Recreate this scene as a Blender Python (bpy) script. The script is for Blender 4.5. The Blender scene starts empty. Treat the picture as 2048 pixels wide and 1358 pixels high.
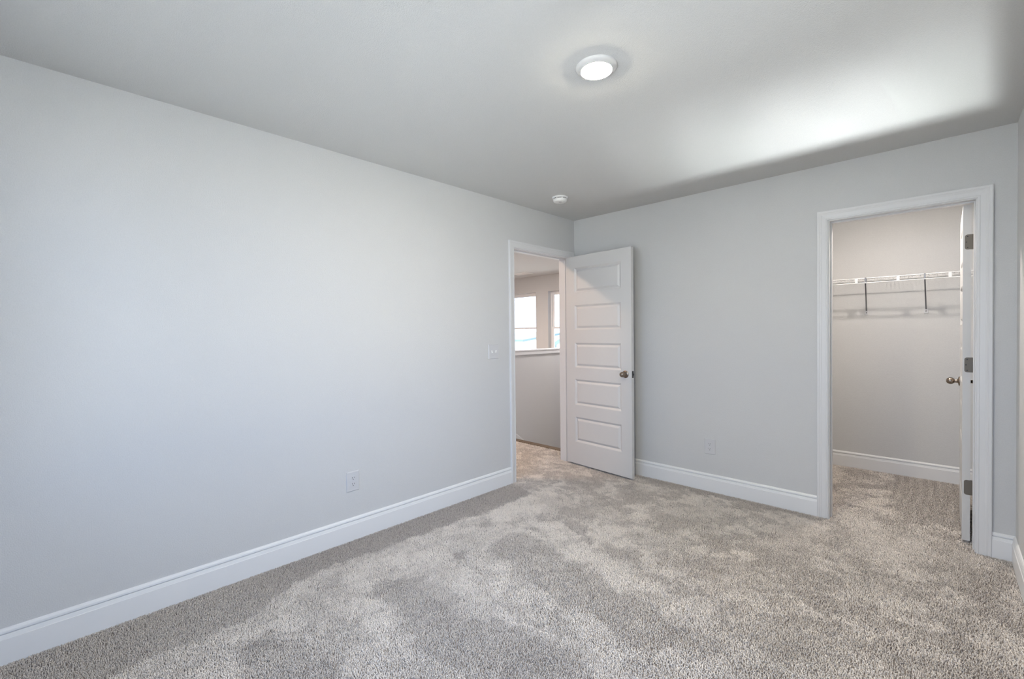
import bpy, math
import numpy as np
from mathutils import Vector, Matrix

sc = bpy.context.scene
col = sc.collection

# ------------------------------------------------------------------ camera
cam_d = bpy.data.cameras.new('camera')
cam = bpy.data.objects.new('camera', cam_d)
col.objects.link(cam)
YAW, PITCH, ROLL = 0.7687895, -0.0145572, -0.0104678
fw = Vector((-math.sin(YAW) * math.cos(PITCH), math.cos(YAW) * math.cos(PITCH), math.sin(PITCH)))
rt = Vector((math.cos(YAW), math.sin(YAW), 0))
up = rt.cross(fw)
r2 = rt * math.cos(ROLL) + up * math.sin(ROLL)
u2 = -rt * math.sin(ROLL) + up * math.cos(ROLL)
M = Matrix((r2, u2, -fw)).transposed().to_4x4()
M.translation = Vector((2.72114, -3.73929, 1.3061))
cam.matrix_world = M
cam_d.sensor_width = 36
cam_d.lens = 895.906 * 36 / 2048
cam_d.clip_start = 0.02
sc.camera = cam

# ------------------------------------------------------------------ colour management, world, big lights
sc.view_settings.view_transform = 'Standard'
sc.view_settings.look = 'None'
sc.view_settings.gamma = 1
sc.view_settings.use_curve_mapping = False
sc.view_settings.exposure = 0.19
sc.cycles.use_denoising = True
sc.cycles.max_bounces = 12
sc.cycles.diffuse_bounces = 6
sc.cycles.sample_clamp_indirect = 8

world = bpy.data.worlds.new('world')
sc.world = world
world.use_nodes = True
wn = world.node_tree.nodes
wl = world.node_tree.links
bg = wn['Background']
bg.inputs['Color'].default_value = (0.52, 0.67, 1.0, 1)
bg.inputs['Strength'].default_value = 5.5

W = 3.007          # room width (x)
YR = -4.25         # rear wall
H = 2.44           # ceiling height


def area(name, loc, target, sx, sy, power, color, spread=math.pi):
    d = bpy.data.lights.new(name, 'AREA')
    d.shape = 'RECTANGLE'
    d.size, d.size_y = sx, sy
    d.energy = power
    d.color = color
    d.spread = spread
    o = bpy.data.objects.new(name, d)
    col.objects.link(o)
    o.location = loc
    o.rotation_euler = (Vector(target) - Vector(loc)).to_track_quat('-Z', 'Y').to_euler()
    return o


# unseen area lamps outside the window behind the camera, added for the ceiling streak
# standing in for sun glancing up, aimed through the lower corner of that window
for (cx_, e_, sp_) in ((2.55, 4.6, 17), (2.66, 1.3, 5), (2.25, 1.7, 5), (1.85, 1.4, 5.5), (1.45, .75, 6), (1.05, .3, 7)):
    xs_ = 2.33
    xw_ = xs_ + (cx_ - xs_) * 6.0 / 9.85
    area('streak_lamp', (xs_, -10.35, -1.95), (xw_, -4.35, 0.73 if sp_ < 10 else .74), 0.16, 0.12, e_, (0.97, 0.985, 1.0), math.radians(sp_))
# portals guide the sky's light through the two bedroom windows
for nm, lc, tg, sx, sy in (('rear_portal', (1.55, -4.39, 1.37), (1.55, 0, 1.37), 2.4, 1.5), ('side_portal', (3.15, -3.05, 1.285), (0, -3.05, 1.285), 1.9, 1.67)):
    area(nm, lc, tg, sx, sy, 1, (1, 1, 1)).data.cycles.is_portal = True
d = bpy.data.lights.new('sun', 'SUN')
d.energy = 30
d.angle = .01
d.color = (1, .90, .74)
so = bpy.data.objects.new('sun', d)
col.objects.link(so)
so.rotation_euler = Vector((.8, .0, -.6)).to_track_quat('-Z', 'Y').to_euler()


# ------------------------------------------------------------------ materials
def mat(name, color, rough=0.5, metal=0.0, bump=None, spec=0.5, stipple=0.0):
    m = bpy.data.materials.new(name)
    m.use_nodes = True
    nt = m.node_tree
    b = nt.nodes['Principled BSDF']
    b.inputs['Base Color'].default_value = (*color, 1)
    b.inputs['Roughness'].default_value = rough
    b.inputs['Metallic'].default_value = metal
    b.inputs['Specular IOR Level'].default_value = spec
    if bump:
        scale, strength, dist = bump
        tc = nt.nodes.new('ShaderNodeNewGeometry')
        n = nt.nodes.new('ShaderNodeTexNoise')
        n.inputs['Scale'].default_value = scale
        n.inputs['Detail'].default_value = 3
        nt.links.new(tc.outputs['Position'], n.inputs['Vector'])
        bp = nt.nodes.new('ShaderNodeBump')
        bp.inputs['Strength'].default_value = strength
        bp.inputs['Distance'].default_value = dist
        nt.links.new(n.outputs['Fac'], bp.inputs['Height'])
        nt.links.new(bp.outputs['Normal'], b.inputs['Normal'])
        if stipple:
            mr = nt.nodes.new('ShaderNodeMapRange')
            mr.inputs['From Min'].default_value, mr.inputs['From Max'].default_value = .3, .7
            mr.inputs['To Min'].default_value, mr.inputs['To Max'].default_value = 1 - stipple, 1 + stipple
            nt.links.new(n.outputs['Fac'], mr.inputs['Value'])
            hs = nt.nodes.new('ShaderNodeHueSaturation')
            hs.inputs['Color'].default_value = (*color, 1)
            nt.links.new(mr.outputs[0], hs.inputs['Value'])
            nt.links.new(hs.outputs[0], b.inputs['Base Color'])
    return m


def emit(name, color, strength):
    m = bpy.data.materials.new(name)
    m.use_nodes = True
    nt = m.node_tree
    nt.nodes.remove(nt.nodes['Principled BSDF'])
    e = nt.nodes.new('ShaderNodeEmission')
    e.inputs['Color'].default_value = (*color, 1)
    e.inputs['Strength'].default_value = strength
    nt.links.new(e.outputs[0], nt.nodes['Material Output'].inputs['Surface'])
    return m


def glass_mat():
    m = bpy.data.materials.new('window_glass')
    m.use_nodes = True
    nt = m.node_tree
    nt.nodes.remove(nt.nodes['Principled BSDF'])
    t = nt.nodes.new('ShaderNodeBsdfTransparent')
    t.inputs['Color'].default_value = (0.97, 0.99, 0.98, 1)
    g = nt.nodes.new('ShaderNodeBsdfGlossy')
    g.inputs['Roughness'].default_value = 0.02
    fr = nt.nodes.new('ShaderNodeFresnel')
    fr.inputs['IOR'].default_value = 1.35
    mx = nt.nodes.new('ShaderNodeMixShader')
    nt.links.new(fr.outputs[0], mx.inputs[0])
    nt.links.new(t.outputs[0], mx.inputs[1])
    nt.links.new(g.outputs[0], mx.inputs[2])
    nt.links.new(mx.outputs[0], nt.nodes['Material Output'].inputs['Surface'])
    return m


m_wall = mat('wall_paint', (0.60, 0.60, 0.60), 0.75, bump=(230, 0.7, 0.002), stipple=.03, spec=0.25)
m_ceil = mat('ceiling_paint', (0.60, 0.60, 0.595), 0.85, bump=(230, 0.7, 0.002), stipple=.03, spec=0.2)
m_trim = mat('trim_paint', (0.69, 0.69, 0.695), 0.38, spec=0.4)
m_trim_lit = mat('trim_paint_lit', (0.77, 0.77, 0.775), 0.38, spec=0.4)  # same paint as the trim, lightened to put brighter light on the baseboards
m_door = mat('door_paint', (0.62, 0.615, 0.61), 0.42, bump=(900, 0.12, 0.0006), spec=0.4)
m_ring = mat('lamp_ring_plastic', (0.60, 0.59, 0.58), 0.45)
m_plate = mat('white_plastic', (0.585, 0.585, 0.60), 0.35)
m_whiteplastic = mat('bright_plastic', (0.80, 0.80, 0.79), 0.4)
m_dark = mat('dark_slot', (0.03, 0.03, 0.035), 0.6)
m_bronze = mat('antique_nickel', (0.30, 0.245, 0.20), 0.28, 1.0)
m_hinge = mat('satin_nickel', (0.17, 0.15, 0.125), 0.5, 0.5)
m_latch = mat('dark_latch_metal', (0.07, 0.068, 0.065), 0.45, 0.6)
m_wire = mat('white_coated_wire', (0.78, 0.78, 0.79), 0.35)
m_brace = mat('grey_steel_brace', (0.25, 0.26, 0.28), 0.4, 0.6)
m_wood = mat('bare_wood', (0.145, 0.10, 0.062), 0.6, bump=(60, 0.2, 0.001))
m_glass = glass_mat()
m_vinyl = mat('window_vinyl', (0.80, 0.80, 0.80), 0.4)
m_lens = emit('warm_lamp_lens', (1.0, 0.90, 0.67), 620)
m_lens_hall = emit('warm_lamp_lens_hall', (1.0, 0.69, 0.48), 480)
m_fill_loft = emit('fill_lens_loft', (1.0, 0.84, 0.74), 1180)
m_fill_stair = emit('fill_lens_stair', (1.0, 0.97, 0.98), 640)
m_lens_closet = emit('warm_lamp_lens_closet', (1.0, 0.91, 0.82), 480)


# ------------------------------------------------------------------ mesh helpers
class MB:
    def __init__(s):
        s.v, s.f, s.sm = [], [], []

    def face(s, pts, smooth=False):
        n = len(s.v)
        s.v += [tuple(p) for p in pts]
        s.f.append(tuple(range(n, n + len(pts))))
        s.sm.append(smooth)

    def raw(s, vs, fs, smooth=False):
        n = len(s.v)
        s.v += [tuple(p) for p in vs]
        for f in fs:
            s.f.append(tuple(i + n for i in f))
            s.sm.append(smooth)

    def box(s, a, b):
        x0, y0, z0 = (min(a[i], b[i]) for i in range(3))
        x1, y1, z1 = (max(a[i], b[i]) for i in range(3))
        s.raw([(x0, y0, z0), (x1, y0, z0), (x1, y1, z0), (x0, y1, z0), (x0, y0, z1), (x1, y0, z1), (x1, y1, z1), (x0, y1, z1)],
              [(0, 3, 2, 1), (4, 5, 6, 7), (0, 1, 5, 4), (1, 2, 6, 5), (2, 3, 7, 6), (3, 0, 4, 7)])

    def bevbox(s, a, b, c):
        """box with chamfered edges (c)"""
        x0, y0, z0 = (min(a[i], b[i]) for i in range(3))
        x1, y1, z1 = (max(a[i], b[i]) for i in range(3))
        P = {}
        vs = []
        for sx in (0, 1):
            for sy in (0, 1):
                for sz in (0, 1):
                    X, Y, Z = (x0, x1)[sx], (y0, y1)[sy], (z0, z1)[sz]
                    dx, dy, dz = (c, -c)[sx], (c, -c)[sy], (c, -c)[sz]
                    for k, p in enumerate(((X, Y + dy, Z + dz), (X + dx, Y, Z + dz), (X + dx, Y + dy, Z))):
                        P[sx, sy, sz, k] = len(vs)
                        vs.append(p)
        fs = []
        for k in range(3):
            o = [i for i in range(3) if i != k]
            for v in (0, 1):
                q = []
                for (a_, b_) in ((0, 0), (1, 0), (1, 1), (0, 1)):
                    t = [0, 0, 0]
                    t[k] = v
                    t[o[0]], t[o[1]] = a_, b_
                    q.append(P[t[0], t[1], t[2], k])
                fs.append(q)
            for a_ in (0, 1):
                for b_ in (0, 1):
                    t0 = [0, 0, 0]
                    t0[o[0]], t0[o[1]] = a_, b_
                    t1 = list(t0)
                    t1[k] = 1
                    fs.append([P[*t0, o[0]], P[*t0, o[1]], P[*t1, o[1]], P[*t1, o[0]]])
        for sx in (0, 1):
            for sy in (0, 1):
                for sz in (0, 1):
                    fs.append([P[sx, sy, sz, k] for k in range(3)])
        s.raw(vs, fs)

    def lathe(s, prof, origin, axis, n=32, cap=True):
        """prof: list of (radius, height) along axis"""
        ax = Vector(axis).normalized()
        e1 = ax.orthogonal().normalized()
        e2 = ax.cross(e1)
        o = Vector(origin)
        vs = []
        for r, h in prof:
            for i in range(n):
                t = 2 * math.pi * i / n
                vs.append(o + ax * h + (e1 * math.cos(t) + e2 * math.sin(t)) * r)
        fs = []
        for k in range(len(prof) - 1):
            for i in range(n):
                j = (i + 1) % n
                fs.append((k * n + i, k * n + j, (k + 1) * n + j, (k + 1) * n + i))
        s.raw(vs, fs, True)
        if cap:
            for k in (0, len(prof) - 1):
                if prof[k][0] > 1e-5:
                    s.raw([vs[k * n + i] for i in range(n)], [tuple(range(n))])

    def tube(s, a, b, r, n=8):
        a, b = Vector(a), Vector(b)
        s.lathe([(r, 0), (r, (b - a).length)], a, b - a, n)

    def prism(s, prof, a, b, A=None, B=None):
        """sweep of a closed 2D profile: 3D points given as two lists a, b"""
        n = len(a)
        s.raw(list(a) + list(b), [(i, (i + 1) % n, n + (i + 1) % n, n + i) for i in range(n)] + [tuple(range(n)), tuple(range(2 * n - 1, n - 1, -1))])

    def build(s, name, m, parent=None, loc=None):
        me = bpy.data.meshes.new(name)
        me.from_pydata(s.v, [], s.f)
        me.polygons.foreach_set('use_smooth', s.sm)
        import bmesh
        bm = bmesh.new()
        bm.from_mesh(me)
        bmesh.ops.remove_doubles(bm, verts=bm.verts, dist=1e-6)
        bmesh.ops.recalc_face_normals(bm, faces=bm.faces)
        bm.to_mesh(me)
        bm.free()
        if any(s.sm):
            me.set_sharp_from_angle(angle=math.radians(40))
        me.materials.append(m)
        o = bpy.data.objects.new(name, me)
        col.objects.link(o)
        if parent:
            o.parent = parent
        if loc:
            o.location = loc
        return o


def tag(o, label, cat, group=None, kind=None):
    o['label'] = label
    o['category'] = cat
    if group:
        o['group'] = group
    if kind:
        o['kind'] = kind
    return o


def empty(name, loc, rz, label, cat, group=None, kind=None):
    o = bpy.data.objects.new(name, None)
    o.empty_display_size = 0.05
    col.objects.link(o)
    o.location = loc
    o.rotation_euler = (0, 0, rz)
    return tag(o, label, cat, group, kind)


def struct(name, mb, m, label, cat):
    return tag(mb.build(name, m), label, cat, None, 'structure')


def copy_tree(o, parent=None):
    c = o.copy()
    col.objects.link(c)
    if parent:
        c.parent = parent
    for ch in list(o.children):
        copy_tree(ch, c)
    return c


# ------------------------------------------------------------------ setting: walls, ceilings
WT = 0.12
DY0, DY1, DZ = -0.891, -0.097, 2.045        # hall door opening (clear), left wall
CX0, CX1, CZ = 2.147, 2.847, 2.052          # closet opening (clear), back wall
JT = 0.018
FB = -0.010                                 # backing level under the carpet pile

b = MB()
b.box((-WT, YR - WT, FB - .2), (0, DY0 - JT, H))
b.box((-WT, DY1 + JT, FB - .2), (0, WT, H))
b.box((-WT, DY0 - JT, DZ + JT), (0, DY1 + JT, H))
struct('wall_left', b, m_wall, 'long pale grey left wall with the hall doorway at its far end', 'wall')

b = MB()
b.box((0, 0, FB - .2), (CX0 - JT, WT, H))
b.box((CX1 + JT, 0, FB - .2), (W + WT, WT, H))
b.box((CX0 - JT, 0, CZ + JT), (CX1 + JT, WT, H))
struct('wall_back', b, m_wall, 'pale grey back wall with the closet doorway at its right end', 'wall')

WY0, WY1, WZ0, WZ1 = -4.0, -2.1, 0.45, 2.12
b = MB()
b.box((W, YR - WT, FB - .2), (W + WT, WY0, H))
b.box((W, WY1, FB - .2), (W + WT, 0, H))
b.box((W, WY0, WZ1), (W + WT, WY1, H))
b.box((W, WY0, FB - .2), (W + WT, WY1, WZ0))
struct('wall_right', b, m_wall, 'pale grey right wall, a sliver at the right edge', 'wall')

RX0, RX1, RZ0, RZ1 = 0.35, 2.75, 0.62, 2.12
b = MB()
b.box((0, YR - WT, FB - .2), (RX0, YR, H))
b.box((RX1, YR - WT, FB - .2), (W, YR, H))
b.box((RX0, YR - WT, RZ1), (RX1, YR, H))
b.box((RX0, YR - WT, FB - .2), (RX1, YR, RZ0))
struct('wall_rear', b, m_wall, 'pale grey wall behind the camera with a window', 'wall')

CB, CL = 1.555, 1.25                        # closet back wall, closet left wall
b = MB()
b.box((CL - .1, CB, FB - .2), (W + WT, CB + .1, H))
struct('wall_closet_back', b, m_wall, 'closet back wall behind the wire shelf', 'wall')
b = MB()
b.box((CL - .1, WT, FB - .2), (CL, CB, H))
struct('wall_closet_left', b, m_wall, 'closet left side wall', 'wall')
b = MB()
b.box((W, 0, FB - .2), (W + .1, CB, H))
struct('wall_closet_right', b, m_wall, 'closet right side wall behind the open closet door', 'wall')

b = MB()
b.box((-WT, YR - WT, H), (W + WT, CB + .1, H + .15))
struct('ceiling', b, m_ceil, 'plain matte grey bedroom ceiling', 'ceiling')

HX, HY = -5.2, 3.09                          # hall far wall, hall window wall
b = MB()
b.box((HX - .1, YR - WT, H), (-WT, HY + .15, H + .15))
struct('ceiling_hall', b, m_ceil, 'hall ceiling seen through the doorway, lit warm near the window wall', 'ceiling')

W1 = (-4.0, -3.21, 0.66, 2.118)
W2 = (-2.89, -2.10, 0.66, 2.118)
b = MB()
xs = [HX - .1, W1[0], W1[1], W2[0], W2[1], -WT]
for k in (0, 2, 4):
    b.box((xs[k], HY, -1.4), (xs[k + 1], HY + .15, H))
for w in (W1, W2):
    b.box((w[0], HY, -1.4), (w[1], HY + .15, w[2]))
    b.box((w[0], HY, w[3]), (w[1], HY + .15, H))
struct('wall_hall_window', b, m_wall, 'far hall wall with two tall windows', 'wall')
b = MB()
b.box((HX - .1, YR - WT, FB - .2), (HX, HY, H))
struct('wall_hall_left', b, m_wall, 'hall end wall on the left', 'wall')
b = MB()
b.box((HX - .1, YR - .22, FB - .2), (-WT, YR - WT, H))
struct('wall_hall_rear', b, m_wall, 'hall wall at the near end', 'wall')
b = MB()
b.box((-WT, WT, -1.4), (0, HY, H))
struct('wall_stair_right', b, m_wall, 'stairwell wall beyond the hall doorway', 'wall')

KX = -1.2
b = MB()
b.box((KX - .115, 0.30, -1.4), (KX, HY, 1.062))
struct('wall_hall_half', b, m_wall, 'grey half wall along the stairwell below the hall windows', 'half wall')
b = MB()
b.bevbox((KX - .135, 0.28, 1.066), (KX + .019, HY - .001, 1.086), .004)
b.box((KX, 0.285, 1.022), (KX + .014, HY - .001, 1.066))
b.box((KX - .130, 0.285, 1.022), (KX - .115, HY - .001, 1.062))
b.box((KX - .130, 0.285, 1.022), (KX + .014, 0.30, 1.062))
struct('trim_1', b, m_trim, 'white wooden cap board on top of the stairwell half wall', 'trim')

# landing edge and stairs
b = MB()
b.bevbox((KX + .012, 0.17, -.049), (-WT, 0.262, 0.0), .006)
struct('trim_2', b, m_wood, 'bare brown wood nosing strip where the hall carpet ends', 'trim')
b = MB()
for k in range(6):
    b.box((KX, 0.262 + .25 * k, -1.35), (-WT, 0.262 + .25 * (k + 1), -.185 * (k + 1)))
b.box((KX, 0.262 + 1.5, -1.4), (-WT, HY, -1.3))
m_step = mat('stair_carpet', (0.42, 0.37, 0.33), 0.95, bump=(400, .6, .003))
struct('floor_stairs', b, m_step, 'carpeted stairs going down beyond the landing edge', 'stairs')
b = MB()
b.box((KX, 0.16, -1.4), (-WT, 0.262, -.05))
struct('wall_stair_lightstop', b, m_wall, 'unseen wall added under the landing edge to block stray light', 'wall')  # out of view, added to stop light leaking up into the stairwell
# skirt board of the stairs: its curved end meets the landing edge
pts = [(0.20, 0.050), (0.27, 0.048), (0.33, 0.040), (0.38, 0.020), (0.43, -0.014), (0.50, -0.070), (0.8, -0.30), (1.3, -0.68)]
b = MB()
for (ya, za), (yb, zb) in zip(pts[:-1], pts[1:]):
    b.raw([(KX, ya, za - .12), (KX, yb, zb - .12), (KX, yb, zb), (KX, ya, za), (KX + .012, ya, za - .12), (KX + .012, yb, zb - .12), (KX + .012, yb, zb - .012), (KX + .012, ya, za - .012)],
          [(4, 5, 6, 7), (7, 6, 2, 3), (0, 1, 5, 4), (0, 3, 2, 1)])
b.face([(KX, .2, -.035), (KX + .012, .2, -.035), (KX + .012, .2, .038), (KX, .2, .050)])
struct('trim_3', b, m_trim, 'curved white stair skirt board at the foot of the half wall', 'trim')

# ------------------------------------------------------------------ baseboards
BP = [(0, 0), (.0150, 0), (.0150, .0975), (.0128, .0990), (.0098, .1160), (.0030, .1168), (.0030, .1212), (.0105, .1220), (.0095, .1290), (.0050, .1365), (0, .139)]


def baseboard(name, segs, label):
    b = MB()
    for (p, q, nrm) in segs:
        p, q, nrm = Vector(p), Vector(q), Vector(nrm)
        A = [p + nrm * v + Vector((0, 0, z + FB if z == 0 else z)) for v, z in BP]
        B = [q + nrm * v + Vector((0, 0, z + FB if z == 0 else z)) for v, z in BP]
        b.prism(None, A, B)
    return struct(name, b, m_trim_lit, label, 'baseboard')


CW = 0.063
baseboard('baseboard_left', [((0, YR, 0), (0, DY0 - .006 - CW, 0), (1, 0, 0))], 'white moulded baseboard along the long left wall')
baseboard('baseboard_back', [((0, 0, 0), (CX0 - .006 - CW, 0, 0), (0, -1, 0))], 'white baseboard on the back wall between hall door and closet')
baseboard('baseboard_corner', [((CX1 + .006 + CW, 0, 0), (W, 0, 0), (0, -1, 0))], 'short white baseboard right of the closet casing')
baseboard('baseboard_right', [((W, YR, 0), (W, 0, 0), (-1, 0, 0))], 'white baseboard on the right wall at the right edge')
baseboard('baseboard_rear', [((0, YR, 0), (W, YR, 0), (0, 1, 0))], 'white baseboard behind the camera')
baseboard('baseboard_closet', [((CL, CB, 0), (W, CB, 0), (0, -1, 0))], 'white baseboard across the closet back wall')
baseboard('baseboard_closet_right', [((W, WT, 0), (W, CB, 0), (-1, 0, 0))], 'white baseboard on the closet right wall behind the door')
baseboard('baseboard_closet_left', [((CL, WT, 0), (CL, CB, 0), (1, 0, 0))], 'white baseboard on the closet left wall')

# ------------------------------------------------------------------ door frames
CP = [(0, 0), (0, .0085), (.003, .0105), (.009, .0115), (.012, .0098), (.034, .0125), (.040, .0150), (.046, .0150), (.049, .0172), (.059, .0178), (CW, .0155), (CW, 0)]


def casing(mb, to3, s0, s1, zt, z0):
    """mitred casing: to3(s, z, n) maps wall coordinates to 3D"""
    n = len(CP)
    rings = []
    for k in range(4):
        ring = []
        for u, v in CP:
            s = s0 - u if k < 2 else s1 + u
            z = z0 if k in (0, 3) else zt + u
            ring.append(to3(s, z, v))
        rings.append(ring)
    vs = [p for r in rings for p in r]
    fs = []
    for k in range(3):
        for i in range(n):
            j = (i + 1) % n
            fs.append((k * n + i, k * n + j, (k + 1) * n + j, (k + 1) * n + i))
    fs += [tuple(range(n)), tuple(range(4 * n - 1, 3 * n - 1, -1))]
    mb.raw(vs, fs)


def frame(name, label, to3, s0, s1, zt, depth, stop0, stop1):
    root = empty(name, to3((s0 + s1) / 2, 0, 0), 0, label, 'door frame', None, 'structure')
    inv = root.location

    def T(s, z, n):
        return Vector(to3(s, z, n)) - inv
    b = MB()
    casing(b, T, s0 - .006, s1 + .006, zt + .006, FB)
    b.build('casing', m_trim, root)
    b = MB()
    casing(b, lambda s, z, n: T(s, z, -depth - n), s0 - .006, s1 + .006, zt + .006, FB)
    b.build('casing', m_trim, root)
    b = MB()
    for (a, c) in ((s0 - JT, s0), (s1, s1 + JT)):
        b.box(T(a, FB, 0), T(c, zt, -depth))
    b.box(T(s0 - JT, zt, 0), T(s1 + JT, zt + JT, -depth))
    b.build('jamb', m_trim, root)
    b = MB()
    for (a, c) in ((s0, s0 + .007), (s1 - .007, s1)):
        b.bevbox(T(a, FB, -stop0), T(c, zt, -stop1), .0015)
    b.bevbox(T(s0 + .007, zt - .009, -stop0), T(s1 - .007, zt, -stop1), .0015)
    b.build('door_stop', m_trim, root)
    return root, T


def to_left(s, z, n):
    return (n, s, z)


def to_back(s, z, n):
    return (s, -n, z)


fr1, T1 = frame('trim_4', 'white casing around the hall doorway in the left wall', to_left, DY0, DY1, DZ, WT, .040, .075)
b = MB()
b.box(T1(DY0, .905, -.008), T1(DY0 + .0012, .965, -.032))
st = b.build('strike_plate', m_latch, fr1)
st['label'] = 'dark metal strike plate'
fr2, T2 = frame('trim_5', 'white casing around the closet doorway in the back wall', to_back, CX0, CX1, CZ, WT, .042, .080)


# ------------------------------------------------------------------ doors
def leaf(mb, w, h, t, panels, m0, m1):
    """five-panel leaf, local x 0..w, front at y=0 (facing -y), back at y=t, z 0..h"""
    for side in (0, 1):
        def P(x, z, d):
            return (x, d if side == 0 else t - d, z)
        xs = [0, m0, w - m1, w]
        zs = [0]
        for a, c in panels:
            zs += [a, c]
        zs.append(h)
        for i in range(3):
            for j in range(len(zs) - 1):
                if i == 1 and j % 2 == 1:
                    rings = [(0, 0), (.003, .0016), (.017, .0120), (.020, .0120), (.036, .0022), (.040, .0012)]
                    x0, x1, z0, z1 = xs[1], xs[2], zs[j], zs[j + 1]
                    R = [[P(x0 + q, z0 + q, d), P(x1 - q, z0 + q, d), P(x1 - q, z1 - q, d), P(x0 + q, z1 - q, d)] for q, d in rings]
                    for a, c in zip(R[:-1], R[1:]):
                        for k in range(4):
                            mb.face([a[k], a[(k + 1) % 4], c[(k + 1) % 4], c[k]])
                    mb.face(R[-1])
                else:
                    mb.face([P(xs[i], zs[j], 0), P(xs[i + 1], zs[j], 0), P(xs[i + 1], zs[j + 1], 0), P(xs[i], zs[j + 1], 0)])
        # sides follow the same cuts
    for x in (0, w):
        mb.face([(x, 0, 0), (x, t, 0), (x, t, h), (x, 0, h)])
    for z in (0, h):
        mb.face([(0, 0, z), (w, 0, z), (w, t, z), (0, t, z)])


KNOB = [(.0, .0), (.033, .0), (.033, .004), (.030, .0075), (.016, .010), (.0135, .014), (.0115, .022), (.0125, .028), (.018, .032),
        (.0225, .038), (.0240, .046), (.0230, .055), (.0195, .063), (.0135, .0685), (.006, .0710), (.0, .0715)]


def knob(parent, x, y, z, d):
    b = MB()
    b.lathe(KNOB[1:], (x, y, z), (0, d, 0), 36, cap=False)
    return b.build('knob', m_bronze, parent)


def rounded_plate(mb, x0, x1, z0, z1, y0, y1, rl):
    """plate in xz, rounded corners on the x0 side, thickness y0..y1"""
    pts = [(x1, z0), (x1, z1)]
    for k in range(7):
        t = math.pi / 2 + k / 6 * math.pi / 2
        pts.append((x0 + rl + rl * math.cos(t), z1 - rl + rl * math.sin(t)))
    for k in range(7):
        t = math.pi + k / 6 * math.pi / 2
        pts.append((x0 + rl + rl * math.cos(t), z0 + rl + rl * math.sin(t)))
    mb.prism(None, [(x, y0, z) for x, z in pts], [(x, y1, z) for x, z in pts])


DH = 2.035
PANELS = [(.215, .462), (.580, .832), (.947, 1.190), (1.315, 1.558), (1.678, 1.922)]
LT = 0.035

# hall door: hinged at the far jamb, folded back almost against the back wall
ang = math.atan2(-.068, .752)
door1 = empty('door_1', (-.005, -.136, .014), ang, 'white five-panel hall door standing open against the back wall', 'door', None, 'structure')
b = MB()
leaf(b, .760, DH, LT, PANELS, .108, .108)
b.build('leaf', m_door, door1)
k_ = knob(door1, .697, 0, .917, -1)
k_['label'] = 'antique nickel round door knob'
knob(door1, .697, LT, .917, 1)
b = MB()
b.box((.760, .006, .887), (.7612, .029, .947))
b.bevbox((.7612, .012, .908), (.770, .024, .926), .002)
lt = b.build('latch', m_latch, door1)
lt['label'] = 'dark metal latch plate with bolt'
for z in (.32, 1.065, 1.80):
    b = MB()
    b.lathe([(.0065, 0), (.0065, .09)], (-.006, LT - .002, z - .045), (0, 0, 1), 14)
    b.box((-.0015, .006, z - .045), (0, LT - .003, z + .045))
    b.build('hinge', m_hinge, door1)

# closet door: hinged at the right jamb, swung into the closet, hinge edge towards the room
door2 = empty('door_2', (2.797, 0.125, .014), math.radians(90), 'white closet door seen edge-on, swung open into the closet', 'door', None, 'structure')
# local x runs into the closet (+y world), local -y faces +x world; front (y=0) must face -x, so the leaf is built on local y = 0..-LT mirrored
b = MB()
leaf(b, .690, DH, LT, PANELS, .10, .10)
for i, (x, y, z) in enumerate(b.v):
    b.v[i] = (x, y - LT, z)
b.build('leaf', m_door, door2)
k_ = knob(door2, .630, 0, .917, 1)
k_['label'] = 'antique nickel egg-shaped door knob'
knob(door2, .630, -LT, .917, -1)
for zi, z in enumerate((.325, 1.070, 1.812)):
    b = MB()
    # plate on the hinge edge (local x=0 plane), from y = -.008 to -.046 (towards the jamb)
    pts = []
    rl, y0, y1, z0, z1 = .012, -.008, -.0495, z - .045, z + .045
    pts = [(y1, z0), (y1, z1)]
    for k in range(7):
        t = math.pi / 2 * (1 - k / 6)
        pts.append((y0 - rl + rl * math.cos(t), z1 - rl + rl * math.sin(t)))
    for k in range(7):
        t = -math.pi / 2 * k / 6
        pts.append((y0 - rl + rl * math.cos(t), z0 + rl + rl * math.sin(t)))
    b.prism(None, [(-.002, y, zz) for y, zz in pts], [(0, y, zz) for y, zz in pts])
    hg = b.build('hinge', m_hinge, door2)
    b = MB()
    b.lathe([(.0055, 0), (.0055, .09)], (.003, -.0405, z - .045), (0, 0, 1), 14)
    b.build('pin', m_hinge, hg)
    if zi > 0:
        for (yy, dz) in ((-.020, .033), (-.015, 0), (-.020, -.033)):
            b = MB()
            b.lathe([(.0034, 0), (.0034, .0012), (.001, .0016)], (-.002, yy, z + dz), (-1, 0, 0), 10)
            b.build('screw', m_dark, hg)


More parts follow.
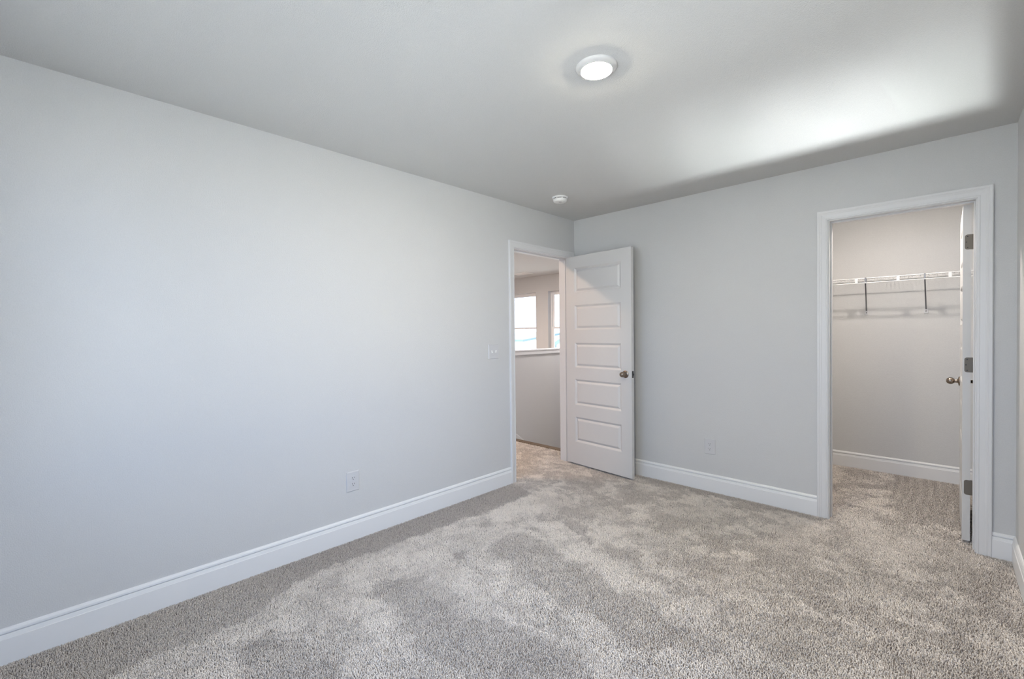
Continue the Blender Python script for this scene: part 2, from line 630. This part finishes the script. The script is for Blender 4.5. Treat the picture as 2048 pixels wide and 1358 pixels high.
# ------------------------------------------------------------------ windows
def window(name, label, to3, s0, s1, z0, z1, sashes=True):
    o3 = Vector(to3((s0 + s1) / 2, z0, 0))
    root = empty(name, o3, 0, label, 'window', None, 'structure')

    def T(s, z, n):
        return Vector(to3(s, z, n)) - o3
    fw_ = .045
    b = MB()
    d0, d1 = -.085, -.135

    def ring(mb, a0, a1, c0, c1, w, e0, e1):
        mb.box(T(a0, c0, e0), T(a0 + w, c1, e1))
        mb.box(T(a1 - w, c0, e0), T(a1, c1, e1))
        mb.box(T(a0 + w, c0, e0), T(a1 - w, c0 + w, e1))
        mb.box(T(a0 + w, c1 - w, e0), T(a1 - w, c1, e1))
    ring(b, s0, s1, z0, z1, .03, d0, d1)
    b.build('frame', m_vinyl, root)
    zm = (z0 + z1) / 2 + .012
    for (c0, c1, e0, e1) in ((z0 + .03, zm + .02, -.090, -.110), (zm - .02, z1 - .03, -.112, -.132)):
        b = MB()
        ring(b, s0 + .03, s1 - .03, c0, c1, .04, e0, e1)
        sash = b.build('sash', m_vinyl, root)
        b = MB()
        mid = (e0 + e1) / 2
        b.box(T(s0 + .07, c0 + .04, mid - .002), T(s1 - .07, c1 - .04, mid + .002))
        b.build('glass', m_glass, sash)
    return root


def to_hall(s, z, n):
    return (s, HY - n, z)


def to_right(s, z, n):
    return (W - n, s, z)


def to_rear(s, z, n):
    return (s, YR + n, z)


window('window_1', 'left hall window above the half wall, bright with daylight', to_hall, *W1)
window('window_2', 'right hall window above the half wall, partly behind the jamb', to_hall, *W2)
ym = (WY0 + WY1) / 2
window('window_3', 'bedroom window unit nearer the closet in the right wall', to_right, ym, WY1, WZ0, WZ1)
window('window_4', 'bedroom window unit nearer the camera in the right wall', to_right, WY0, ym, WZ0, WZ1)
window('window_5', 'right unit of the bedroom window behind the camera', to_rear, 1.0, RX1, RZ0, RZ1)
window('window_6', 'left unit of the bedroom window behind the camera', to_rear, RX0, 1.0, RZ0, RZ1)


# ------------------------------------------------------------------ fixtures
def ceiling_light(name, loc, label, lens, grp=None):
    root = empty(name, loc, 0, label, 'ceiling light', grp)
    b = MB()
    b.lathe([(.0875, 0), (.0875, -.004), (.085, -.008), (.078, -.0125), (.068, -.017), (.066, -.018), (.064, -.016)], (0, 0, 0), (0, 0, 1), 56, cap=False)
    b.build('trim_ring', m_ring, root)
    b = MB()
    b.lathe([(.0655, -.0165), (.060, -.0195), (.048, -.0225), (.030, -.0245), (.012, -.0253), (.0, -.0254)], (0, 0, 0), (0, 0, 1), 56, cap=False)
    b.build('lens', lens, root)
    return root


ceiling_light('ceiling_light', (1.645, -2.09, H), 'round white disc light glowing on the bedroom ceiling', m_lens)
ceiling_light('ceiling_light', (-.66, -1.35, H), 'round disc light on the hall ceiling beside the doorway', m_lens_hall)
ceiling_light('ceiling_light', (2.33, .44, H), 'round disc light on the closet ceiling', m_lens_closet)

ceiling_light('ceiling_light', (-3.0, 1.1, H), 'unseen disc light added beyond the stairwell to brighten the hall window wall', m_fill_loft)  # out of view, added to light the hall window wall

ceiling_light('ceiling_light', (-.65, 1.55, H), 'unseen disc light added over the stairwell to brighten the half wall', m_fill_stair)  # added lamp out of view, lifts the half wall and landing

sd = empty('smoke_detector', (.392, -.735, H), 0, 'small round white smoke detector on the ceiling near the far corner', 'smoke detector')
b = MB()
b.lathe([(.066, 0), (.066, -.007), (.064, -.0115), (.058, -.0125)], (0, 0, 0), (0, 0, 1), 40, cap=False)
b.build('base', m_whiteplastic, sd)
b = MB()
b.lathe([(.0555, -.0115), (.0555, -.018)], (0, 0, 0), (0, 0, 1), 40)
b.build('vent_slot', m_dark, sd)['label'] = 'dark vent slot ring'
b = MB()
b.lathe([(.058, -.0165), (.0595, -.018), (.057, -.030), (.052, -.038), (.046, -.041), (.0, -.042)], (0, 0, 0), (0, 0, 1), 40, cap=False)
for k in range(8):
    t = 2 * math.pi * k / 8 + .2
    c, s = math.cos(t), math.sin(t)
    b.raw([(x * c - y * s, x * s + y * c, z) for x, y, z in ((.052, -.004, -.010), (.0598, -.004, -.010), (.0598, .004, -.010), (.052, .004, -.010), (.052, -.004, -.020), (.0598, -.004, -.020), (.0598, .004, -.020), (.052, .004, -.020))],
          [(0, 1, 2, 3), (4, 5, 6, 7), (0, 1, 5, 4), (1, 2, 6, 5), (2, 3, 7, 6), (3, 0, 4, 7)])
b.build('cover', m_whiteplastic, sd)
b = MB()
b.lathe([(.012, -.041), (.012, -.0445), (.010, -.0455), (0, -.0455)], (.012, -.012, 0), (0, 0, 1), 20, cap=False)
b.build('test_button', m_plate, sd)


def wall_plate(mb, w, h, t=.006):
    """bevelled plate in local xz, back at y=0, front at y=-t"""
    c = .004
    A = [(-w / 2, 0, -h / 2), (w / 2, 0, -h / 2), (w / 2, 0, h / 2), (-w / 2, 0, h / 2)]
    B = [(-w / 2, -t * .45, -h / 2), (w / 2, -t * .45, -h / 2), (w / 2, -t * .45, h / 2), (-w / 2, -t * .45, h / 2)]
    D = [(-w / 2 + c, -t, -h / 2 + c), (w / 2 - c, -t, -h / 2 + c), (w / 2 - c, -t, h / 2 - c), (-w / 2 + c, -t, h / 2 - c)]
    for P, Q in ((A, B), (B, D)):
        for k in range(4):
            mb.face([P[k], P[(k + 1) % 4], Q[(k + 1) % 4], Q[k]])
    mb.face(D)
    mb.face(A)


def outlet(loc, rz, label):
    root = empty('wall_outlet', loc, rz, label, 'outlet', None)
    b = MB()
    wall_plate(b, .086, .126)
    b.build('plate', m_plate, root)
    for dz in (.0195, -.0195):
        b = MB()
        n = 28
        pts = []
        for i in range(n):
            t = 2 * math.pi * i / n
            pts.append((.0172 * math.cos(t), max(-.0135, min(.0135, .0172 * math.sin(t)))))
        b.prism(None, [(x, -.0055, z + dz) for x, z in pts], [(x, -.0080, z + dz) for x, z in pts])
        rc = b.build('receptacle', m_plate, root)
        b = MB()
        b.box((-.0075, -.0083, dz + .0005), (-.0052, -.0078, dz + .0095))
        b.box((.0052, -.0083, dz + .0015), (.0075, -.0078, dz + .0085))
        b.lathe([(.0027, 0), (.0027, .0006)], (0, -.0077, dz - .007), (0, -1, 0), 14)
        b.build('slots', m_dark, rc)['label'] = 'dark plug slots'
    b = MB()
    b.lathe([(.003, 0), (.003, .0008), (.0015, .0012)], (0, -.006, 0), (0, -1, 0), 12)
    b.build('screw', m_plate, root)
    return root


outlet((0, -2.405, .370), math.radians(90), 'white duplex outlet low on the long left wall')
outlet((1.3425, 0, .362), 0, 'white duplex outlet on the back wall between the two doors')

sw = empty('light_switch', (0, -1.152, 1.152), math.radians(90), 'white double toggle switch plate on the left wall beside the doorway', 'light switch')
b = MB()
wall_plate(b, .116, .122)
b.build('plate', m_plate, sw)
for dx, s in ((-.023, -1), (.023, 1)):
    b = MB()
    b.box((dx - .0055, -.0066, -.0125), (dx + .0055, -.0060, .0125))
    b.raw([(dx - .004, -.006, -.005), (dx + .004, -.006, -.005), (dx + .004, -.006, .005), (dx - .004, -.006, .005),
           (dx - .0035, -.016, s * .007 - .003), (dx + .0035, -.016, s * .007 - .003), (dx + .0035, -.016, s * .007 + .003), (dx - .0035, -.016, s * .007 + .003)],
          [(0, 1, 5, 4), (1, 2, 6, 5), (2, 3, 7, 6), (3, 0, 4, 7), (4, 5, 6, 7)])
    b.build('toggle', m_whiteplastic, sw)
    for dz in (.030, -.030):
        b = MB()
        b.lathe([(.003, 0), (.003, .0008), (.0015, .0012)], (dx, -.006, dz), (0, -1, 0), 12)
        b.build('screw', m_plate, sw)

# hall ceiling register
av = empty('air_vent', (-3.10, 2.575, H), 0, 'white slatted air vent on the hall ceiling', 'air vent')
b = MB()
b.box((-.19, -.11, -.008), (.19, -.085, 0))
b.box((-.19, .085, -.008), (.19, .11, 0))
b.box((-.19, -.085, -.008), (-.165, .085, 0))
b.box((.165, -.085, -.008), (.19, .085, 0))
b.box((-.01, -.085, -.008), (.01, .085, 0))
b.build('frame', m_whiteplastic, av)
b = MB()
b.box((-.165, -.085, -.0015), (.165, .085, -.0005))
b.build('duct_opening', m_dark, av)['label'] = 'dark duct opening behind the slats'
b = MB()
for k in range(9):
    y = -.075 + k * .0188
    b.face([(-.165, y, -.001), (.165, y, -.001), (.165, y + .010, -.009), (-.165, y + .010, -.009)])
    b.face([(-.165, y, -.002), (.165, y, -.002), (.165, y + .010, -.010), (-.165, y + .010, -.010)])
b.build('slats', m_whiteplastic, av)

# ------------------------------------------------------------------ closet wire shelf
SF, SZ = 1.235, 1.752                        # front edge y, front top rail z
sh = empty('wire_shelf', (CL, CB, SZ), 0, 'white wire shelf with hanging rail across the closet back wall', 'shelf')


def L(x, y, z):
    return (x - CL, y - CB, z - SZ)


x0, x1 = CL + .01, W - .01
b = MB()
b.tube(L(x0, SF, SZ), L(x1, SF, SZ), .0042, 10)
b.tube(L(x0, SF - .004, SZ - .040), L(x1, SF - .004, SZ - .040), .0042, 10)
b.tube(L(x0, CB - .012, SZ), L(x1, CB - .012, SZ), .0036, 8)
b.tube(L(x0, (CB + SF) / 2, SZ - .004), L(x1, (CB + SF) / 2, SZ - .004), .0034, 8)
b.build('rails', m_wire, sh)
b = MB()
n = int((x1 - x0) / .0254)
for i in range(n):
    x = x0 + .0127 + i * .0254
    b.tube(L(x, SF, SZ + .004), L(x, CB - .008, SZ + .004), .0016, 6)
dw = b.build('deck_wires', m_wire, sh)
x = 1.50
for xx in (1.40, 1.765, 2.157, 2.395, 2.445 + .31):
    pass
for xx in (1.50, 1.83, 2.155, 2.435, 2.748):
    b = MB()
    b.bevbox(L(xx - .010, SF - .008, SZ - .042), L(xx + .010, SF - .002, SZ + .002), .001)
    b.build('rail_clip', m_wire, sh)
for xx, xf in ((1.80, 1.78), (2.218, 2.194), (2.600, 2.601)):
    b = MB()
    # flat steel brace from the front edge down to the wall foot
    a, c = Vector(L(xx, SF - .002, SZ - .012)), Vector(L(xf, CB - .006, 1.478))
    dv = (c - a).normalized()
    e1 = Vector((1, 0, 0))
    e2 = dv.cross(e1).normalized()
    vs = []
    for p in (a, c):
        for (q, r) in ((-1, -1), (1, -1), (1, 1), (-1, 1)):
            vs.append(p + e1 * .0048 * q + e2 * .0048 * r)
    b.raw(vs, [(0, 1, 5, 4), (1, 2, 6, 5), (2, 3, 7, 6), (3, 0, 4, 7), (0, 3, 2, 1), (4, 5, 6, 7)])
    b.bevbox(L(xx - .006, SF - .006, SZ - .035), L(xx + .006, SF + .03, SZ + .006), .001)
    br = b.build('brace', m_brace, sh)
    br['label'] = 'grey steel brace down to the wall'
    b = MB()
    b.bevbox(L(xf - .014, CB - .006, 1.440), L(xf + .014, CB, 1.482), .0015)
    ft = b.build('foot', m_plate, br)
    ft['label'] = 'white foot plate'
    b = MB()
    b.lathe([(.0045, 0), (.0045, .002)], L(xf, CB - .006, 1.459), (0, -1, 0), 12)
    b.build('screw', m_dark, ft)

# ------------------------------------------------------------------ carpet
rng = np.random.default_rng(7)


def vnoise(x, y, s, seed):
    """smooth value noise"""
    r = np.random.default_rng(seed)
    g = r.random((256, 256))
    u, v = x / s + 100.3, y / s + 77.7
    i, j = np.floor(u).astype(int), np.floor(v).astype(int)
    a, c = u - i, v - j
    a, c = a * a * (3 - 2 * a), c * c * (3 - 2 * c)
    i, j = i % 256, j % 256
    i1, j1 = (i + 1) % 256, (j + 1) % 256
    return (g[i, j] * (1 - a) + g[i1, j] * a) * (1 - c) + (g[i, j1] * (1 - a) + g[i1, j1] * a) * c


def sstep(a, b_, t):
    t = np.clip((t - a) / (b_ - a), 0, 1)
    return t * t * (3 - 2 * t)


# outlines of vacuum strokes and foot marks on the floor, in metres
MARKS = {
'strip': [(0.444, -3.124), (0.225, -2.847), (0.238, -2.546), (0.278, -2.166), (0.286, -1.936), (0.278, -1.78), (0.32, -1.534), (0.298, -1.073), (-0.032, -0.873)],
'B': [(0.597, -2.627), (0.57, -2.542), (0.627, -2.456), (0.695, -2.359), (0.842, -2.353), (1.012, -2.343), (1.15, -2.351), (1.286, -2.336), (1.405, -2.317), (1.49, -2.282), (1.616, -2.307), (1.707, -2.314), (1.805, -2.342), (1.899, -2.361), (1.546, -2.694), (1.399, -2.688), (1.223, -2.676), (1.023, -2.652), (0.83, -2.637)],
'Bisl': [(1.008, -2.417), (1.021, -2.335), (1.115, -2.303), (1.167, -2.335), (1.128, -2.409), (1.054, -2.453)],
'arc': [(0.663, -2.337), (0.648, -2.242), (0.741, -2.155), (0.824, -2.187), (0.833, -2.28), (0.804, -2.388)],
'C': [(0.703, -1.909), (0.674, -1.753), (0.731, -1.602), (0.929, -1.61), (1.127, -1.641), (1.286, -1.668), (1.434, -1.721), (1.569, -1.751), (1.699, -1.744), (1.836, -1.772), (1.966, -1.814), (1.921, -1.961), (1.846, -2.032), (1.797, -2.088), (1.683, -2.056), (1.523, -2.053), (1.301, -2.016), (1.026, -1.982)],
'Lt': [(0.694, -1.586), (0.622, -1.406), (0.752, -1.371), (0.958, -1.442), (1.129, -1.492), (1.341, -1.522), (1.538, -1.54), (1.714, -1.556), (1.751, -1.61), (1.65, -1.646), (1.522, -1.719), (1.38, -1.687), (1.232, -1.662), (1.055, -1.668), (0.873, -1.616)],
'D': [(0.581, -3.219), (0.638, -3.091), (0.743, -3.077), (0.765, -3.015), (0.93, -2.999), (1.087, -2.981), (1.184, -2.99), (0.865, -3.291)],
'E1': [(0.619, -2.113), (0.632, -2.038), (0.723, -2.037), (0.751, -2.089), (0.687, -2.13)],
'E2': [(0.418, -1.706), (0.404, -1.624), (0.483, -1.619), (0.511, -1.676), (0.461, -1.722)],
'E3': [(0.679, -1.52), (0.684, -1.462), (0.754, -1.478), (0.742, -1.541)],
'E4': [(1.401, -2.129), (1.412, -2.087), (1.456, -2.078), (1.447, -2.123)],
'F1': [(0.313, -0.56), (0.309, -0.325), (0.526, -0.367), (0.62, -0.624), (0.513, -0.722)],
'F2': [(0.472, -1.062), (0.507, -0.883), (0.661, -0.959), (0.696, -1.188), (0.616, -1.262)],
'F3': [(0.717, -0.838), (0.86, -0.707), (1.056, -0.858), (1.02, -1.068), (0.869, -1.091)],
'F4': [(1.312, -1.116), (1.42, -0.915), (1.601, -1.033), (1.613, -1.27), (1.481, -1.313)],
'F5': [(1.641, -1.165), (1.758, -1.097), (1.867, -1.217), (1.817, -1.365), (1.699, -1.338)],
'F6': [(0.787, -0.472), (0.909, -0.361), (1.06, -0.525), (0.972, -0.675)],
'L1': [(0.284, -1.233), (0.328, -1.046), (0.359, -0.862), (0.492, -0.897), (0.572, -1.239), (0.649, -1.41), (0.559, -1.493), (0.43, -1.611), (0.306, -1.419)],
'G1': [(1.209, -0.539), (1.418, -0.211), (1.707, -0.448), (1.642, -0.82), (1.415, -0.827)],
'G2': [(1.806, -0.57), (2.074, -0.22), (2.266, -0.427), (2.132, -0.796), (1.932, -0.821)],
'G3': [(1.654, -1.161), (1.926, -0.988), (2.078, -1.191), (1.89, -1.428), (1.703, -1.411)],
'G4': [(2.245, -0.906), (2.465, -0.562), (2.562, -0.801), (2.434, -1.09), (2.307, -1.154)],
'G5': [(2.679, 0.044), (2.868, -0.035), (2.956, -0.433), (2.945, -0.811), (2.84, -0.762), (2.724, -0.461)],
'G6': [(2.08, -1.524), (2.312, -1.307), (2.471, -1.428), (2.379, -1.704), (2.18, -1.741)],
'H1': [(2.279, -0.134), (2.508, 0.18), (2.746, 0.106), (2.663, -0.304), (2.5, -0.455), (2.319, -0.463)],
'H2': [(1.39, 0.585), (1.738, 0.459), (2.098, -0.032), (1.837, 0.036), (1.593, 0.168)],
}
LEVEL = {'strip': .08, 'B': .25, 'Bisl': .72, 'arc': .58, 'C': .28, 'Lt': .90, 'D': .24, 'E1': .16, 'E2': .16, 'E3': .16, 'E4': .25,
         'F1': .30, 'F2': .30, 'F3': .38, 'F4': .38, 'F5': .34, 'F6': .40, 'L1': .90, 'G1': .45, 'G2': .36, 'G3': .38, 'G4': .38, 'G5': .22, 'G6': .40,
         'H1': .85, 'H2': .2}


def sdist(x, y, poly):
    """signed distance to a polygon, negative inside"""
    d = np.full(x.shape, 1e9)
    ins = np.zeros(x.shape, bool)
    n = len(poly)
    for i in range(n):
        (ax, ay), (bx, by) = poly[i], poly[(i + 1) % n]
        ex, ey = bx - ax, by - ay
        t = np.clip(((x - ax) * ex + (y - ay) * ey) / (ex * ex + ey * ey + 1e-12), 0, 1)
        d = np.minimum(d, np.hypot(x - ax - ex * t, y - ay - ey * t))
        c = ((ay > y) != (by > y))
        with np.errstate(divide='ignore', invalid='ignore'):
            xc = ax + (y - ay) * ex / (ey if ey else 1e-12)
        ins ^= c & (x < xc)
    return np.where(ins, -d, d)


def nap(x, y):
    """0 = pile brushed so that it shows dark, 1 = light: vacuum strokes and foot marks"""
    wx = (vnoise(x, y, .11, 1) - .5) * .07 + (vnoise(x, y, .04, 2) - .5) * .04 + (vnoise(x, y, .015, 12) - .5) * .03
    wy = (vnoise(x, y, .11, 3) - .5) * .07 + (vnoise(x, y, .04, 4) - .5) * .04 + (vnoise(x, y, .015, 13) - .5) * .03
    xx, yy = x + wx, y + wy
    big = .34 * vnoise(xx, yy, .12, 5) + .30 * vnoise(xx, yy, .055, 6) + .22 * vnoise(xx, yy, .026, 9) + .14 * vnoise(x, y, .012, 10)
    mott = sstep(.36, .64, big) * .72 + .25
    fore = 1 - sstep(-1.75, -1.35, yy)
    out = mott * (1 - .72 * fore) + .72 * fore * (.72 + .9 * (big - .5))
    for k in ('Lt', 'L1', 'H1', 'B', 'Bisl', 'arc', 'C', 'D', 'F1', 'F2', 'F3', 'F4', 'F5', 'F6', 'G1', 'G2', 'G3', 'G4', 'G5', 'G6', 'E1', 'E2', 'E3', 'E4'):
        soft = .07 if k[0] in 'FGH' else .03
        w = 1 - sstep(-soft, soft, sdist(xx, yy, MARKS[k]))
        lv = LEVEL[k] + (big - .5) * (1.1 if k[0] in 'FGHL' else .8)
        w = w * (.62 if k[0] in 'FG' else .9)
        out = out * (1 - w) + lv * w
    # strip along the left wall that the vacuum brushed the other way
    lim = np.interp(y, [-4.2, -3.12, -2.85, -2.5, -2.1, -1.8, -1.5, -1.05, -.85], [.40, .40, .235, .24, .275, .28, .31, .29, .0])
    w = (1 - sstep(-.02, .02, x + wx * .8 - lim)) * (1 - sstep(-1.02, -.86, y))
    out = out * (1 - w) + (.05 + .25 * sstep(-2.6, -3.2, y)) * w
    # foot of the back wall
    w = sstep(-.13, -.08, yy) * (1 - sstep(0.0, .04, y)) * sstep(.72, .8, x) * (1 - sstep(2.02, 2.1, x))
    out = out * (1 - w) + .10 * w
    # closet: stripes brushed towards the back on the right side
    w = sstep(.30, .42, yy) * sstep(-.02, .02, xx - np.interp(y, [0, .3, .8, 1.6], [2.62, 2.50, 2.40, 2.36])) * sstep(1, 1.2, x)
    out = out * (1 - w) + w * (.10 + .22 * sstep(.3, .9, .5 + .5 * np.sin(x * 105 + 3 * vnoise(x, y, .3, 8))))
    return np.clip(out, 0, 1)


b = MB()
b.box((0, YR, FB - .12), (W, 0, FB))
b.box((CX0 - JT, 0, FB - .12), (CX1 + JT, WT, FB))
b.box((CL, WT, FB - .12), (W, CB, FB))
b.box((-WT, DY0 - JT, FB - .12), (0, DY1 + JT, FB))
m_back = mat('carpet_backing', (0.28, 0.25, 0.23), 0.95)
struct('floor', b, m_back, 'bedroom floor under the beige grey carpet', 'floor')
b = MB()
b.box((HX, YR - WT, FB - .12), (-WT, 0.17, FB))
b.box((HX, 0.17, FB - .12), (KX - .115, HY, FB))
struct('floor_hall', b, mat('hall_carpet', (0.62, 0.56, 0.51), 0.95, bump=(300, .5, .004)), 'hall floor under the carpet of the landing', 'floor')


def tufts(x0, x1, y0, y1, step):
    nx, ny = int((x1 - x0) / step), int((y1 - y0) / step)
    gx, gy = np.meshgrid(np.arange(nx), np.arange(ny), indexing='ij')
    x = x0 + (gx + .5 + (rng.random(gx.shape) - .5) * .95) * (x1 - x0) / nx
    y = y0 + (gy + .5 + (rng.random(gx.shape) - .5) * .95) * (y1 - y0) / ny
    return x.ravel(), y.ravel(), np.full(x.size, step)


def carpet(name, rects, label):
    X, Y, S = (np.concatenate(q) for q in zip(*[tufts(*r) for r in rects]))
    n = X.size
    nv = nap(X, Y)
    th = rng.random(n) * 2 * math.pi
    # some loops are sunk between their neighbours: pits of a shaggy pile, their shade also put into the colour
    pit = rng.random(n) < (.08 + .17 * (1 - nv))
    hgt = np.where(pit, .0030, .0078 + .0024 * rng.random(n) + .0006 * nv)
    # each yarn curls over its own way, with a common lean from the brushing
    la = rng.random(n) * 2 * math.pi
    cu = S * (.35 + .55 * rng.random(n)) * np.where(pit, .3, 1.0)
    br = .0022 * (nv - .4)
    lx, ly = np.cos(la) * cu + br * -.72, np.sin(la) * cu + br * -.69
    la2 = la + (rng.random(n) - .5) * 2.6
    mx, my = np.cos(la2) * cu * .45, np.sin(la2) * cu * .45
    wd = S * (.50 + .24 * rng.random(n)) * (.92 + .16 * nv)
    V = np.zeros((n, 9, 3), np.float32)
    ks = [0, 1, 2]
    for ring, (zf, wf) in enumerate(((0, .8), (.75, 1.0), (1.0, .50))):
        ox = (0, mx, lx)[ring]
        oy = (0, my, ly)[ring]
        for k in ks:
            a = th + k * 2 * math.pi / 3 + ring * .5
            V[:, ring * 3 + k, 0] = X + np.cos(a) * wd * wf * .72 + ox
            V[:, ring * 3 + k, 1] = Y + np.sin(a) * wd * wf * .72 + oy
            V[:, ring * 3 + k, 2] = FB + hgt * zf
    quads = []
    for ring in range(2):
        for k in ks:
            quads.append((ring * 3 + k, ring * 3 + (k + 1) % 3, ring * 3 + 3 + (k + 1) % 3, ring * 3 + 3 + k))
    q = np.array(quads, np.int32)
    base = (np.arange(n, dtype=np.int32) * 9)[:, None, None]
    Q = (q[None] + base).reshape(-1)
    Tt = (np.array([[6, 7, 8]], np.int32)[None] + base).reshape(-1)
    me = bpy.data.meshes.new(name)
    nf_q, nf_t = n * 6, n
    me.vertices.add(n * 9)
    me.vertices.foreach_set('co', V.reshape(-1))
    me.loops.add(Q.size + Tt.size)
    me.loops.foreach_set('vertex_index', np.concatenate([Q, Tt]))
    me.polygons.add(nf_q + nf_t)
    starts = np.concatenate([np.arange(nf_q, dtype=np.int32) * 4, nf_q * 4 + np.arange(nf_t, dtype=np.int32) * 3])
    me.polygons.foreach_set('loop_start', starts)
    me.polygons.foreach_set('use_smooth', np.ones(nf_q + nf_t, bool))
    me.update(calc_edges=True)
    at = me.attributes.new('yarn', 'FLOAT', 'POINT')
    yarn = np.where(pit, 0, nv * .58 + .16 + rng.random(n) * .26)  # nap and pit shading put into the yarn colour, with random tone
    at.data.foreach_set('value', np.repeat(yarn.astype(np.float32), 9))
    o = bpy.data.objects.new(name, me)
    col.objects.link(o)
    me.materials.append(m_yarn)
    tag(o, label, 'carpet', None, 'stuff')
    return o


m_yarn = mat('carpet_yarn', (.5, .45, .4), .95, spec=.1)
nt = m_yarn.node_tree
an = nt.nodes.new('ShaderNodeAttribute')
an.attribute_name = 'yarn'
cr = nt.nodes.new('ShaderNodeValToRGB')
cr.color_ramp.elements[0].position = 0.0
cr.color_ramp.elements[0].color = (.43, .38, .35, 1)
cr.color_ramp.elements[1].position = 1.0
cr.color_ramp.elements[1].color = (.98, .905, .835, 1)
nt.links.new(an.outputs['Fac'], cr.inputs[0])
nt.links.new(cr.outputs[0], nt.nodes['Principled BSDF'].inputs['Base Color'])

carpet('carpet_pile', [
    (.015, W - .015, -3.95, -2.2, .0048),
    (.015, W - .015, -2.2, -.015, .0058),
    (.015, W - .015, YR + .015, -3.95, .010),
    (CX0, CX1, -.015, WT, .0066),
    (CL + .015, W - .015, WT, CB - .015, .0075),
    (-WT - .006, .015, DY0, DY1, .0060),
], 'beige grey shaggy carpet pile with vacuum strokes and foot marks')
carpet('hall_carpet_pile', [(-2.2, -WT - .024, -1.6, .165, .0085)], 'beige carpet pile on the hall landing beyond the doorway')

# ------------------------------------------------------------------ outside
m_grass = mat('pale_lawn', (.60, .60, .57), .9)
b = MB()
b.face([(-80, -60, -3.1), (60, -60, -3.1), (60, 90, -3.1), (-80, 90, -3.1)])
struct('ground_outside', b, m_grass, 'pale ground outside the windows', 'ground')

m_siding = mat('pale_siding', (.86, .87, .86), .8)
m_roof = mat('teal_roof', (.15, .20, .205), .9)


def house(name, cx, cy, w, dp, zb, ze, zr, label, rz=0):
    """ridge along local x; walls with gables, and a roof slab with thickness over them"""
    root = empty(name, (cx, cy, zb), rz, label, 'house', 'houses across the yard')
    he, hr = ze - zb, zr - zb
    b = MB()
    A = [(-w / 2, -dp / 2, 0), (-w / 2, dp / 2, 0), (-w / 2, dp / 2, he), (-w / 2, 0, hr - .05), (-w / 2, -dp / 2, he)]
    b.prism(None, A, [(w / 2, p[1], p[2]) for p in A])
    b.build('walls', m_siding, root)
    b = MB()
    o = .35
    sl = (hr - he) / (dp / 2)
    for sg in (-1, 1):
        e = (sg * (dp / 2 + o), he - sl * o)
        A = [(-w / 2 - o, e[0], e[1]), (-w / 2 - o, 0, hr), (-w / 2 - o, 0, hr + .16), (-w / 2 - o, e[0], e[1] + .16)]
        b.prism(None, A, [(w / 2 + o, p[1], p[2]) for p in A])
    b.build('roof', m_roof, root)
    return root


house('neighbour_house', -25.2, 24.0, 13, 9, -3.1, .72, 1.19, 'white house with low teal roof outside the left hall window')
house('neighbour_house', -12.15, 24.6, 9, 8, -3.1, .45, 2.65, 'white gabled house outside the right hall window', math.radians(90))
